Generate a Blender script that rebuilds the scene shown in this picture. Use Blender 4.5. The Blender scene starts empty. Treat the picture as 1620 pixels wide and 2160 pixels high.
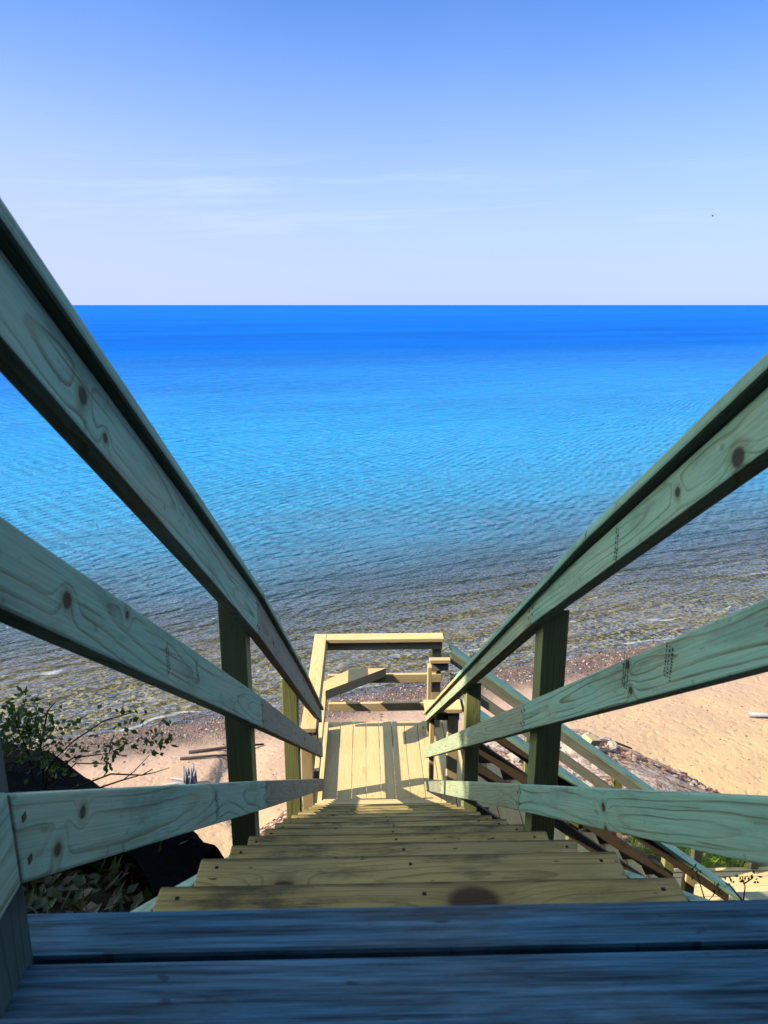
import bpy, bmesh, math, random
import numpy as np
from mathutils import Vector, Matrix, noise as mnoise
random.seed(7)
sc = bpy.context.scene
COL = sc.collection

# ------------------------------------------------------------------ helpers
def tag(o, label=None, cat=None, group=None, kind=None):
    if label: o['label'] = label
    if cat: o['category'] = cat
    if group: o['group'] = group
    if kind: o['kind'] = kind
    return o

def empty(name, loc, label=None, cat=None, group=None):
    o = bpy.data.objects.new(name, None); COL.objects.link(o)
    o.location = loc; o.empty_display_size = .1
    tag(o, label, cat, group)
    return o

def link(name, me, mat, parent=None):
    o = bpy.data.objects.new(name, me); COL.objects.link(o)
    if mat: me.materials.append(mat)
    if parent:
        o.parent = parent
        if parent.type == 'EMPTY': o.matrix_parent_inverse = Matrix.Translation(-parent.location)
    return o

class MB:
    """collects boards; stores each board's own coordinates (along, across, through) and a seed for the wood shader"""
    def __init__(s): s.bm = bmesh.new(); s.bc = s.bm.verts.layers.float_vector.new('bc'); s.sd = s.bm.verts.layers.float.new('seed')
    def hexa(s, c8, axL, axV, axU, org, bev=.004, seed=None):
        """c8: 8 corners, bottom ring 0-3 then top ring 4-7"""
        if seed is None: seed = random.random()*40
        b = bmesh.new(); vs = [b.verts.new(p) for p in c8]
        for f in ((3,2,1,0),(4,5,6,7),(0,1,5,4),(1,2,6,5),(2,3,7,6),(3,0,4,7)): b.faces.new([vs[i] for i in f])
        bmesh.ops.recalc_face_normals(b, faces=b.faces)
        if bev > 0: bmesh.ops.bevel(b, geom=list(b.edges), offset=bev, segments=2, profile=.6, affect='EDGES')
        m = {}
        for v in b.verts:
            n = s.bm.verts.new(v.co); d = v.co-org
            n[s.bc] = (d.dot(axL), d.dot(axV), d.dot(axU)); n[s.sd] = seed; m[v] = n
        for f in b.faces:
            try: s.bm.faces.new([m[v] for v in f.verts])
            except ValueError: pass
        b.free(); return s
    def box(s, lo, hi, L='x', bev=.004, seed=None):
        """axis-aligned board between two corners; L the grain axis, V the wider of the other two"""
        x0,y0,z0 = lo; x1,y1,z1 = hi
        c = [(x0,y0,z0),(x1,y0,z0),(x1,y1,z0),(x0,y1,z0),(x0,y0,z1),(x1,y0,z1),(x1,y1,z1),(x0,y1,z1)]
        ax = {'x':Vector((1,0,0)),'y':Vector((0,1,0)),'z':Vector((0,0,1))}
        sz = {'x':x1-x0,'y':y1-y0,'z':z1-z0}
        o2 = sorted([k for k in 'xyz' if k != L], key=lambda k:-sz[k])
        org = Vector(((x0+x1)/2,(y0+y1)/2,(z0+z1)/2))
        return s.hexa([Vector(p) for p in c], ax[L], ax[o2[0]], ax[o2[1]], org, bev, seed)
    def plumb(s, plane, a, b, seed=None, bev=.004):
        """sloping board with plumb-cut ends. plane='x': a=(x0,x1) thickness range, b=[(y,ztop,zbot),(y,ztop,zbot)]; plane='y' likewise"""
        (p0,t0,b0),(p1,t1,b1) = b; A,B = a
        P = (lambda q,p,z: Vector((q,p,z))) if plane == 'x' else (lambda q,p,z: Vector((p,q,z)))
        c = [P(A,p0,b0),P(B,p0,b0),P(B,p1,b1),P(A,p1,b1),P(A,p0,t0),P(B,p0,t0),P(B,p1,t1),P(A,p1,t1)]
        d = (P(A,p1,(t1+b1)/2)-P(A,p0,(t0+b0)/2)); ln = d.length; d = d/ln
        u = Vector((1,0,0)) if plane == 'x' else Vector((0,1,0)); v = d.cross(u); v.normalize()
        if v.z < 0: v = -v
        wide = abs(B-A) > abs(t0-b0)
        org = (P(A,p0,(t0+b0)/2)+P(B,p0,(t0+b0)/2))/2
        return s.hexa(c, d, u if wide else v, v if wide else u, org, bev, seed)
    def build(s, name, mat, parent=None):
        me = bpy.data.meshes.new(name); s.bm.to_mesh(me); s.bm.free()
        return link(name, me, mat, parent)

def mesh_obj(name, V, F, mat, parent=None, smooth=False):
    me = bpy.data.meshes.new(name); me.from_pydata([tuple(v) for v in V], [], F); me.update()
    if smooth: me.polygons.foreach_set('use_smooth', [True]*len(me.polygons))
    return link(name, me, mat, parent)

def tube(V, F, pts, r0, r1, n=6):
    base = len(V); pts = [Vector(p) for p in pts]
    for i, p in enumerate(pts):
        d = (pts[min(i+1, len(pts)-1)]-pts[max(i-1, 0)]).normalized()
        a = d.cross(Vector((.31,.2,.93)) if abs(d.z) < .9 else Vector((1,.2,0))).normalized(); b = d.cross(a)
        r = r0+(r1-r0)*i/(len(pts)-1)
        for k in range(n):
            t = 2*math.pi*k/n; V.append(p+(a*math.cos(t)+b*math.sin(t))*r)
    for i in range(len(pts)-1):
        for k in range(n):
            F.append((base+i*n+k, base+i*n+(k+1) % n, base+(i+1)*n+(k+1) % n, base+(i+1)*n+k))
    F.append(tuple(base+k for k in range(n))[::-1]); F.append(tuple(base+(len(pts)-1)*n+k for k in range(n)))

# ------------------------------------------------------------------ node helpers
class NT:
    def __init__(s, nt): s.t = nt; nt.nodes.clear()
    def n(s, typ, **kw):
        x = s.t.nodes.new(typ)
        for k, v in kw.items(): setattr(x, k, v)
        return x
    def put(s, sock, v):
        if isinstance(v, bpy.types.NodeSocket): s.t.links.new(v, sock)
        elif v is not None:
            if sock.type == 'RGBA' and len(v) == 3: v = (*v, 1)
            sock.default_value = v
    def m(s, op, a, b=None, c=None, clamp=False):
        x = s.n('ShaderNodeMath', operation=op, use_clamp=clamp)
        for i, v in enumerate((a, b, c)): s.put(x.inputs[i], v) if v is not None else None
        return x.outputs[0]
    def v(s, op, a, b=None, sc_=None):
        x = s.n('ShaderNodeVectorMath', operation=op); s.put(x.inputs[0], a)
        if b is not None: s.put(x.inputs[1], b)
        if sc_ is not None: s.put(x.inputs['Scale'], sc_)
        return x.outputs['Value'] if op in ('LENGTH', 'DISTANCE', 'DOT_PRODUCT') else x.outputs[0]
    def xyz(s, v):
        x = s.n('ShaderNodeSeparateXYZ'); s.put(x.inputs[0], v); return x.outputs
    def comb(s, a, b, c):
        x = s.n('ShaderNodeCombineXYZ')
        for i, q in enumerate((a, b, c)): s.put(x.inputs[i], q)
        return x.outputs[0]
    def noise(s, vec, scale=1., detail=2., rough=.5, dist=0., col=False):
        x = s.n('ShaderNodeTexNoise'); s.put(x.inputs['Vector'], vec); s.put(x.inputs['Scale'], scale)
        x.inputs['Detail'].default_value = detail; x.inputs['Roughness'].default_value = rough; x.inputs['Distortion'].default_value = dist
        return x.outputs[1 if col else 0]
    def vor(s, vec, scale=1., feature='F1', rnd=1.):
        x = s.n('ShaderNodeTexVoronoi', feature=feature); s.put(x.inputs['Vector'], vec); s.put(x.inputs['Scale'], scale)
        x.inputs['Randomness'].default_value = rnd; return x.outputs
    def sstep(s, v, lo, hi, a=0., b=1.):
        x = s.n('ShaderNodeMapRange', interpolation_type='SMOOTHSTEP'); s.put(x.inputs[0], v)
        for i, q in enumerate((lo, hi, a, b)): s.put(x.inputs[i+1], q)
        return x.outputs[0]
    def mix(s, f, a, b, blend='MIX'):
        x = s.n('ShaderNodeMix', data_type='RGBA', blend_type=blend)
        s.put(x.inputs[0], f); s.put(x.inputs[6], a); s.put(x.inputs[7], b); return x.outputs[2]
    def ramp(s, v, stops, interp='LINEAR'):
        x = s.n('ShaderNodeValToRGB'); s.put(x.inputs[0], v); cr = x.color_ramp; cr.interpolation = interp
        while len(cr.elements) < len(stops): cr.elements.new(.5)
        for e, (p, c) in zip(cr.elements, stops): e.position = p; e.color = (*c, 1)
        return x.outputs[0]
    def bump(s, h, strength=.5, dist=.01, normal=None):
        x = s.n('ShaderNodeBump'); s.put(x.inputs['Height'], h); x.inputs['Strength'].default_value = strength
        s.put(x.inputs['Distance'], dist)
        if normal is not None: s.put(x.inputs['Normal'], normal)
        return x.outputs[0]
    def bsdf(s, col, rough=.7, spec=.3, normal=None, **kw):
        x = s.n('ShaderNodeBsdfPrincipled'); s.put(x.inputs['Base Color'], col); s.put(x.inputs['Roughness'], rough)
        s.put(x.inputs['Specular IOR Level'], spec)
        if normal is not None: s.put(x.inputs['Normal'], normal)
        for k, v in kw.items(): s.put(x.inputs[k.replace('_', ' ')], v)
        return x.outputs[0]
    def out(s, surf):
        o = s.n('ShaderNodeOutputMaterial'); s.t.links.new(surf, o.inputs[0])

def new_mat(name):
    m = bpy.data.materials.new(name); m.use_nodes = True; return m, NT(m.node_tree)

# ------------------------------------------------------------------ wood
def wood(name, early, late, blotch, tint=None, late_amt=.75, dirt=0., rough=.72, knots=.4, ringw=.011, spec=.25, streak=0., stain=.5, edge=0.):
    m, n = new_mat(name)
    at = n.n('ShaderNodeAttribute', attribute_name='bc').outputs['Vector']
    sd = n.n('ShaderNodeAttribute', attribute_name='seed').outputs['Fac']
    L, V, U = n.xyz(at)[0:3]
    s7 = n.m('MULTIPLY', sd, 7.13)
    fine = n.noise(n.comb(n.m('ADD', n.m('MULTIPLY', L, 2.2), s7), n.m('MULTIPLY', V, 9.), n.m('MULTIPLY', U, 9.)), 1., 3.)
    slow = n.noise(n.comb(n.m('ADD', n.m('MULTIPLY', L, .9), n.m('MULTIPLY', sd, 3.7)), s7, 0.), 1., 1.)
    lat = n.noise(n.comb(n.m('ADD', n.m('MULTIPLY', L, .55), n.m('MULTIPLY', sd, 5.1)), 3., s7), 1., 1.)
    # knots: random plus up to two placed ones
    kv = n.comb(n.m('ADD', n.m('MULTIPLY', L, 2.6), s7), n.m('ADD', n.m('MULTIPLY', V, 8.), sd), 0.)
    vo = n.vor(kv, 1.)
    kon = n.m('LESS_THAN', n.xyz(vo['Color'])[0], knots)
    kd = n.m('ADD', n.m('DIVIDE', vo['Distance'], .1), n.m('MULTIPLY', n.m('SUBTRACT', 1., kon), 50.))
    for nm in ('knot_a', 'knot_b'):
        a = n.n('ShaderNodeAttribute', attribute_name=nm, attribute_type='OBJECT').outputs['Vector']
        kl, kvv, ks = n.xyz(a)[0:3]
        dl = n.m('MULTIPLY', n.m('SUBTRACT', L, kl), .75); dv = n.m('SUBTRACT', V, kvv)
        d = n.m('SQRT', n.m('ADD', n.m('MULTIPLY', dl, dl), n.m('MULTIPLY', dv, dv)))
        d = n.m('DIVIDE', d, n.m('ADD', ks, 1e-5))
        kd = n.m('MINIMUM', kd, d)
    bumpk = n.m('MULTIPLY', n.m('POWER', 2.718, n.m('MULTIPLY', n.m('MULTIPLY', kd, kd), -.16)), .02)
    yy = n.m('ADD', V, n.m('MULTIPLY', n.m('SUBTRACT', lat, .5), .11))
    zz = n.m('ADD', n.m('ADD', U, .035), n.m('MULTIPLY', n.m('SUBTRACT', slow, .5), .16))
    r = n.m('SQRT', n.m('ADD', n.m('MULTIPLY', yy, yy), n.m('MULTIPLY', n.m('MULTIPLY', zz, zz), .6)))
    r = n.m('ADD', n.m('ADD', r, n.m('MULTIPLY', n.m('SUBTRACT', fine, .5), .022)), bumpk)
    f = n.m('FRACT', n.m('DIVIDE', r, ringw))
    ring = n.m('MULTIPLY', n.sstep(f, .62, .92), n.sstep(f, .93, 1., 1., 0.))
    ring = n.m('MULTIPLY', ring, n.sstep(n.noise(n.comb(n.m('ADD', n.m('MULTIPLY', L, 3.), n.m('MULTIPLY', sd, 2.9)), n.m('MULTIPLY', V, 30.), 0.), 1., 3.), .30, .62, .35, 1.))
    fib = n.noise(n.comb(n.m('ADD', n.m('MULTIPLY', L, 5.), s7), n.m('MULTIPLY', V, 260.), n.m('MULTIPLY', U, 260.)), 1., 2.)
    blo = n.noise(n.comb(n.m('ADD', n.m('MULTIPLY', L, 2.4), n.m('MULTIPLY', sd, 11.)), n.m('MULTIPLY', V, 7.), n.m('MULTIPLY', U, 7.)), 1., 4., .6)
    c = n.mix(n.m('MULTIPLY', ring, late_amt), early, late)
    c = n.mix(n.sstep(blo, .42, .72, 0., .75), c, blotch)
    stn = n.noise(n.comb(n.m('ADD', n.m('MULTIPLY', L, 1.3), n.m('MULTIPLY', sd, 4.3)), n.m('MULTIPLY', V, 10.), n.m('MULTIPLY', U, 10.)), 1., 6., .68)
    c = n.mix(n.sstep(stn, .54, .72, 0., stain), c, late)
    # each board its own shade
    var = n.noise(n.comb(n.m('MULTIPLY', sd, 31.7), 0., 0.), 1., 0.)
    c = n.mix(n.sstep(var, .35, .7, 0., .55), c, tint if tint else blotch)
    c = n.mix(1., c, n.comb(*[n.m('ADD', .74, n.m('MULTIPLY', fib, .52))]*3), 'MULTIPLY')
    ck = n.noise(n.comb(n.m('ADD', n.m('MULTIPLY', L, 1.7), n.m('MULTIPLY', sd, 9.3)), n.m('MULTIPLY', V, 90.), n.m('MULTIPLY', U, 90.)), 1., 3., .6)
    c = n.mix(n.sstep(ck, .66, .70, 0., .65), c, late)
    if streak:
        sn = n.noise(n.comb(n.m('ADD', n.m('MULTIPLY', L, 3.2), s7), n.m('MULTIPLY', V, 85.), 0.), 1., 6., .7)
        c = n.mix(1., c, n.comb(*[n.sstep(sn, .25, .75, 1.-streak, 1.+streak*.8)]*3), 'MULTIPLY')
    if dirt:
        dn = n.noise(n.comb(n.m('ADD', n.m('MULTIPLY', L, 3.), s7), n.m('MULTIPLY', V, 12.), 0.), 1., 6., .7)
        c = n.mix(n.sstep(dn, .48, .7, 0., dirt), c, (.035, .03, .022))
        sp = n.noise(n.comb(n.m('ADD', n.m('MULTIPLY', L, 22.), s7), n.m('MULTIPLY', V, 40.), 0.), 1., 2.)
        c = n.mix(n.sstep(sp, .66, .74, 0., dirt), c, (.02, .016, .012))
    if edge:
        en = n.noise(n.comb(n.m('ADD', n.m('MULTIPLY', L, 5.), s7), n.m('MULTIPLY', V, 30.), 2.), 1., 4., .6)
        c = n.mix(n.m('MULTIPLY', n.sstep(n.m('ADD', n.m('ABSOLUTE', V), n.m('MULTIPLY', n.m('SUBTRACT', en, .5), .03)), .054, .069), edge), c, (.04, .032, .018))  # darkens board edges to paint in shade between the treads
    kn = n.sstep(kd, .75, 1.25, 1., 0.)
    halo = n.sstep(kd, 1., 2.6, .45, 0.)
    c = n.mix(halo, c, late)
    c = n.mix(n.m('MULTIPLY', kn, .9), c, (.05, .026, .012))
    h = n.m('SUBTRACT', n.m('MULTIPLY', fib, .5), n.m('MULTIPLY', ring, .6))
    n.out(n.bsdf(c, rough, spec, n.bump(h, .35, .003)))
    return m

RAIL = wood('treated_rail_wood', (.42, .68, .46), (.19, .16, .06), (.54, .60, .38), (.33, .56, .38), .85, dirt=.35, knots=.06, ringw=.014)
RAIL3 = wood('sunlit_rail_wood', (.50, .58, .34), (.24, .20, .07), (.42, .50, .33), (.46, .50, .30), .85, dirt=.2, knots=.12, ringw=.012)  # yellower copy of the rail wood, sunlit tone painted into its colour
BROWN = wood('shaded_rail_wood', (.16, .11, .065), (.08, .05, .03), (.12, .09, .055), None, .7, dirt=.3, knots=.2, ringw=.011)  # darker copy of the rail wood; near-side shade of the lower flight painted in
RAIL2 = wood('greyed_rail_wood', (.38, .38, .26), (.20, .16, .09), (.32, .31, .24), (.38, .36, .25), .7, dirt=.35, knots=.3, ringw=.012)
NEW = wood('new_pine_wood', (.76, .56, .27), (.52, .31, .09), (.80, .60, .33), (.70, .50, .23), .6, knots=.16, ringw=.010, stain=.25)
POST = wood('treated_post_wood', (.34, .35, .125), (.13, .12, .035), (.29, .31, .13), None, .7, knots=.22, ringw=.010)
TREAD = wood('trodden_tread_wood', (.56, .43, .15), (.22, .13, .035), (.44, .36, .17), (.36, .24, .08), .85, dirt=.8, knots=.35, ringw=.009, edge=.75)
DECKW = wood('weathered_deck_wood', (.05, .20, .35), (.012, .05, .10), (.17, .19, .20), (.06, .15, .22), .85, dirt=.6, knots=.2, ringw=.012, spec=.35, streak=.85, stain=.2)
OLDP = wood('old_post_wood', (.10, .16, .14), (.04, .06, .04), (.09, .13, .12), None, .7, dirt=.4, knots=.1, ringw=.010)
NAIL, n_ = new_mat('nail_steel'); n_.out(n_.bsdf((.02, .018, .015), .5, .3))
INK, n_ = new_mat('stamp_ink'); n_.out(n_.bsdf((.035, .045, .05), .8, .1))

# ------------------------------------------------------------------ camera (origin of heights: the lens)
CX = -.0946
PITCH, YAW = 15.2755, 1.4631
cam = bpy.data.cameras.new('camera'); co = bpy.data.objects.new('camera', cam); COL.objects.link(co)
co.location = (CX, 0, 0); co.rotation_euler = (math.radians(90-PITCH), 0, math.radians(-YAW))
cam.sensor_fit = 'HORIZONTAL'; cam.sensor_width = 9.8; cam.lens = 9.8*1600/1620
cam.clip_start = .02; cam.clip_end = 60000
cam.dof.use_dof = True; cam.dof.focus_distance = 6.5; cam.dof.aperture_fstop = 9.68/2.0
sc.camera = co

# ------------------------------------------------------------------ light
SUN = Vector((-1.25, -.30, 1.0)).normalized()
EL = math.asin(SUN.z); AZ = math.atan2(SUN.x, SUN.y)
sl = bpy.data.lights.new('sun', 'SUN'); so = bpy.data.objects.new('sun', sl); COL.objects.link(so)
sl.energy = 4.6; sl.angle = math.radians(.53); sl.color = (1., .89, .72)
so.rotation_euler = SUN.to_track_quat('Z', 'Y').to_euler()
w = bpy.data.worlds.new('World'); sc.world = w; w.use_nodes = True
n = NT(w.node_tree)
sky = n.n('ShaderNodeTexSky', sky_type='NISHITA'); sky.sun_disc = False
sky.sun_elevation = EL; sky.sun_rotation = AZ; sky.air_density = 1.0; sky.dust_density = .6; sky.ozone_density = 3.0; sky.altitude = 200
tc = n.n('ShaderNodeTexCoord').outputs['Generated']
dx, dy, dz = n.xyz(tc)[0:3]
zc = n.m('MAXIMUM', dz, .02)
# thin cirrus, drawn out along the horizon
az = n.m('ARCTAN2', dx, dy)
cv = n.comb(n.m('MULTIPLY', az, 3.2), n.m('MULTIPLY', n.m('ADD', dz, n.m('MULTIPLY', az, -.03)), 46.), 4.3)
c1 = n.noise(cv, 1., 5., .55, .6)
env = n.m('MULTIPLY', n.sstep(dz, .06, .11), n.sstep(dz, .13, .19, 1., 0.))
side = n.sstep(az, -.05, .35, 1., .45)
cl = n.m('MULTIPLY', n.m('MULTIPLY', n.sstep(c1, .50, .74), env), side)
cv2 = n.comb(n.m('MULTIPLY', az, 1.5), n.m('MULTIPLY', dz, 3.5), 7.)
c2 = n.m('MULTIPLY', n.sstep(n.noise(cv2, 1., 4., .5), .4, .8), .35)
skc = n.mix(1., sky.outputs[0], (.66, 1.08, 1.74), 'MULTIPLY')
hor = n.sstep(dz, 0., .36, .85, 0.)
hor = n.m('ADD', hor, n.m('MULTIPLY', n.sstep(az, .1, -.55, 0., .18), n.sstep(dz, .5, .1)), clamp=True)
skc = n.mix(hor, skc, (4.8, 5.6, 8.7))
skc = n.mix(n.m('ADD', n.m('MULTIPLY', cl, .32), n.m('MULTIPLY', c2, .25)), skc, (6.0, 7.0, 9.0))
# brighter sky added overhead and sunward, out of view, to lift the shaded wood
skc = n.mix(n.sstep(dz, .36, .75, 0., .55), skc, (5.8, 7.2, 7.6))
glow = n.m('MULTIPLY', n.m('MULTIPLY', n.sstep(az, -.55, -1.2), n.sstep(az, -1.85, -1.4)), n.sstep(dz, .75, .35))
skc = n.mix(n.m('MULTIPLY', glow, .9), skc, (20., 23., 21.))
bg = n.n('ShaderNodeBackground'); n.put(bg.inputs[0], skc); bg.inputs[1].default_value = .085
wo = n.n('ShaderNodeOutputWorld'); n.t.links.new(bg.outputs[0], wo.inputs[0])
sc.cycles.diffuse_bounces = 0
sc.view_settings.view_transform = 'Standard'; sc.view_settings.look = 'None'
sc.view_settings.exposure = .62; sc.view_settings.gamma = 1.0

# ------------------------------------------------------------------ stair geometry
X0, H0, G, R = .8388, .7742, .28888, .19906        # first nosing, its depth, run, rise
def nose(y): return -H0-(y-X0)*R/G
def lerp(tab, y):
    if y <= tab[0][0]: return tab[0][1]
    for (a, b), (c, d) in zip(tab, tab[1:]):
        if y <= c: return b+(d-b)*(y-a)/(c-a)
    return tab[-1][1]
ZL = -4.158                                        # landing floor
ZW = -9.0                                          # lake

# upper deck -----------------------------------------------------------------
deck = empty('deck', (0, 0, -.95), 'weathered blue-grey board deck at the head of the upper stairs', 'deck')
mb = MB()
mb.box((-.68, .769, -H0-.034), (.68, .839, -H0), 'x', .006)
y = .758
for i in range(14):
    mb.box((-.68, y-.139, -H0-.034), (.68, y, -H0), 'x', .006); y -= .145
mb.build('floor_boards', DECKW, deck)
mb = MB()
for x in (-.63, .59): mb.box((x, -1.2, -H0-.22), (x+.04, .80, -H0-.036), 'y')
mb.box((-.59, .775, -H0-.22), (.59, .815, -H0-.036), 'x')
mb.build('joist_frame', TREAD, deck)
for sx in (-1, 1):
    xi = -.508 if sx < 0 else .458
    MB().box((min(xi, xi+sx*.09), .682, -1.6), (max(xi, xi+sx*.09), .772, .03), 'z').build('post', OLDP, deck)
    MB().box((min(xi, xi+sx*.09), -1.1, -1.6), (max(xi, xi+sx*.09), -1.01, .03), 'z').build('post', OLDP, deck)
    xr = -.47 if sx < 0 else .42
    for zt, zb in ((-.49, -.607), (-.165, -.28), (.035+.06, .0)):
        MB().box((min(xr, xr+sx*.036), -1.15, zb), (max(xr, xr+sx*.036), .697, zt), 'y').build('rail', RAIL, deck)

# upper staircase ---------------------------------------------------------------
st = empty('staircase', (0, 3.3, -3.0), 'long upper flight of green tinted treated wood stairs with plain three-rail sides', 'staircase')
NZ = {1: -.990}
for i in range(1, 17):
    yn = X0+G*i; zn = NZ.get(i, -H0-R*i)
    mb = MB(); xl, xr = -.457+random.uniform(-.006, .006), .457+random.uniform(-.006, .006)
    mb.box((xl, yn-.139, zn-.036), (xr, yn, zn), 'x', .005)
    mb.box((xl+.004, yn-.286, zn-.036), (xr-.003, yn-.144, zn-.002), 'x', .005)
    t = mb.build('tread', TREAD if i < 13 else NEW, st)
    if i == 1: t['knot_a'] = (.09, .02, .034)
    if i == 2: t['knot_a'] = (-.27, -.02, .016)
    if i == 5: t['knot_a'] = (-.03, .0, .02)
    nb = MB()
    for sx in (-1, 0, 1):
        for dy in (-.03, -.105):
            xx = sx*.425+random.uniform(-.01, .01); nb.box((xx-.0035, yn+dy-.0035, zn-.003), (xx+.0035, yn+dy+.0035, zn+.0012), 'x', 0)
    nb.build('nail', NAIL, t)['kind'] = 'stuff'
for xa, xb in ((-.497, -.462), (.462, .497)):
    MB().plumb('x', (xa, xb), [(.842, nose(.842)-.055, nose(.842)-.34), (5.74, nose(5.74)-.055, nose(5.74)-.30)]).build('stringer', RAIL, st)
MB().box((.458, 5.865, ZL+.002), (.496, 5.955, -3.42), 'z').build('post', NEW, st)

def post_sl(xa, xb, yp, yq, htop, hbot, mat):
    c = [Vector((x, y, nose(yp)+hbot)) for x, y in ((xa, yp), (xb, yp), (xb, yq), (xa, yq))]+[Vector((x, y, nose(y)+htop)) for x, y in ((xa, yp), (xb, yp), (xb, yq), (xa, yq))]
    MB().hexa(c, Vector((0, 0, 1)), Vector((1, 0, 0)), Vector((0, 1, 0)), Vector(((xa+xb)/2, (yp+yq)/2, nose(yp)+.2))).build('post', mat, st)
for yp, yq, ht in ((2.410, 2.500, .890), (4.085, 4.172, .876), (5.700, 5.788, .800)): post_sl(-.598, -.508, yp, yq, ht, -.55, POST)
for yp, yq in ((2.175, 2.272), (3.758, 3.850)): post_sl(.458, .538, yp, yq, .782, -.62, POST)

def stamp(parent, x, sgn, y, z, h, rows=2, slope=R/G):
    """illegible mill stamp: tiny ink strokes in upright lines across the board"""
    V = []; F = []
    for r in range(rows):
        zz = z+h/2
        while zz > z-h/2:
            l = random.choice((.003, .004, .006)); wd = random.choice((.003, .004, .005))
            y0 = y+r*.012+random.uniform(0, .002); b = len(V); xx = x+sgn*.0012
            V += [(xx, y0, zz), (xx, y0+wd, zz), (xx, y0+wd, zz-l), (xx, y0, zz-l)]
            F.append((b, b+1, b+2, b+3)); zz -= l+random.choice((.002, .003))
    return mesh_obj('stamp', V, F, INK, parent)

def nails(parent, pts, x, sgn):
    mb = MB()
    for (y, z) in pts: mb.box((x-.002, y-.004, z-.004), (x+sgn*.0012 if sgn > 0 else x+.002, y+.004, z+.004), 'y', 0) if sgn > 0 else mb.box((x-.0012, y-.004, z-.004), (x+.002, y+.004, z+.004), 'y', 0)
    o = mb.build('nail', NAIL, parent); o['kind'] = 'stuff'; return o

def rail_run(side, joints, top, bot, mats, knots={}):
    """boards of one rail between the given joints, on the inner side of the posts"""
    xi, xo = (-.470, -.507) if side < 0 else (.420, .457)
    outl = []
    for i, (a, b) in enumerate(zip(joints, joints[1:])):
        # subdivide long curved boards at table knots so that they keep their slight bow
        ks = sorted({a+.0015, b-.0015} | {p for p, _ in top if a+.1 < p < b-.1} | {p for p, _ in bot if a+.1 < p < b-.1})
        if len(ks) > 2 and ks[-1]-ks[0] > 0: pass
        o = MB().plumb('x', (min(xi, xo), max(xi, xo)), [(ks[0], nose(ks[0])+lerp(top, ks[0]), nose(ks[0])+lerp(bot, ks[0])), (ks[-1], nose(ks[-1])+lerp(top, ks[-1]), nose(ks[-1])+lerp(bot, ks[-1]))]).build('rail', mats[i], st)
        sgn = 1 if side < 0 else -1
        pts = []
        for yy in (ks[0]+.02, ks[-1]-.02):
            zt, zb = nose(yy)+lerp(top, yy), nose(yy)+lerp(bot, yy)
            pts += [(yy, zt-.03), (yy, zb+.03)]
        nails(o, pts, xi, sgn)
        if i in knots:
            for nm, (ky, kv, ks_) in zip(('knot_a', 'knot_b'), knots[i]):
                o[nm] = ((ky-ks[0])/math.cos(math.atan(R/G)), kv, ks_)
        outl.append(o)
    return outl

# left side
LT_B = [(.7, .722), (1.164, .744), (1.84, .775), (2.6, .775), (4.13, .752), (5.70, .735)]
LT_C = [(.7, .824), (.86, .829), (1.44, .864), (2.48, .920), (3.37, .928), (4.13, .902), (5.33, .850), (5.72, .840)]
rl = rail_run(-1, [.7, 2.455, 4.13, 5.70], LT_C, LT_B, [RAIL, RAIL2, RAIL2], {0: [(1.02, .0, .012), (1.10, -.02, .007)]})
ml = rail_run(-1, [.7, 2.455, 5.71], [(.7, .512), (1.03, .517), (1.82, .533), (2.49, .534), (5.73, .527)], [(.7, .402), (1.05, .411), (1.82, .404), (2.43, .409), (5.7, .404)], [RAIL, RAIL2], {0: [(.90, .0, .011), (1.10, .03, .006)]})
bl = rail_run(-1, [.7, 2.455, 4.62, 5.71], [(.69, .183), (1.13, .190), (1.8, .189), (5.62, .195)], [(.69, .070), (1.10, .064), (1.76, .067), (5.6, .085)], [RAIL, RAIL2, RAIL2], {0: [(.86, .02, .008), (.80, -.02, .008)]})
stamp(ml[0], -.47, 1, 1.31, -.645, .06); stamp(ml[0], -.47, 1, 1.53, -.785, .06)
stamp(bl[0], -.47, 1, 1.63, -1.20, .075, 3); stamp(rl[1], -.47, 1, 3.3, -1.72, .07, 2)
# right side
RT_B = [(.7, .655), (.94, .664), (1.36, .690), (1.74, .722), (2.18, .735), (3.8, .745), (6.0, .752)]
RT_C = [(.7, .748), (.92, .757), (1.35, .778), (1.62, .800), (2.1, .818), (3.83, .810), (5.96, .816)]
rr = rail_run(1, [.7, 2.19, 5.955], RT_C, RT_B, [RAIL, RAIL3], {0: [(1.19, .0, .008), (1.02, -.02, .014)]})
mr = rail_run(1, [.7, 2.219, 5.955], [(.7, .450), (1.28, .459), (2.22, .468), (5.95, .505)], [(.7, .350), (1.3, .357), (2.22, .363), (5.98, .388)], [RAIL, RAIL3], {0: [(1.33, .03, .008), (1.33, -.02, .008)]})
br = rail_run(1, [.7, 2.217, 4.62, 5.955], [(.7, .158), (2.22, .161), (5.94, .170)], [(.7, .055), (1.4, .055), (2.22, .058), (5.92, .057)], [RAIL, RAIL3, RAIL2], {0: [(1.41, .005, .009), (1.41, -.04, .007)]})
stamp(mr[0], .42, -1, 1.15, -.585, .06, 3); stamp(mr[0], .42, -1, 1.34, -.70, .07, 3); stamp(rr[0], .42, -1, 1.46, -.475, .07, 2)

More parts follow.
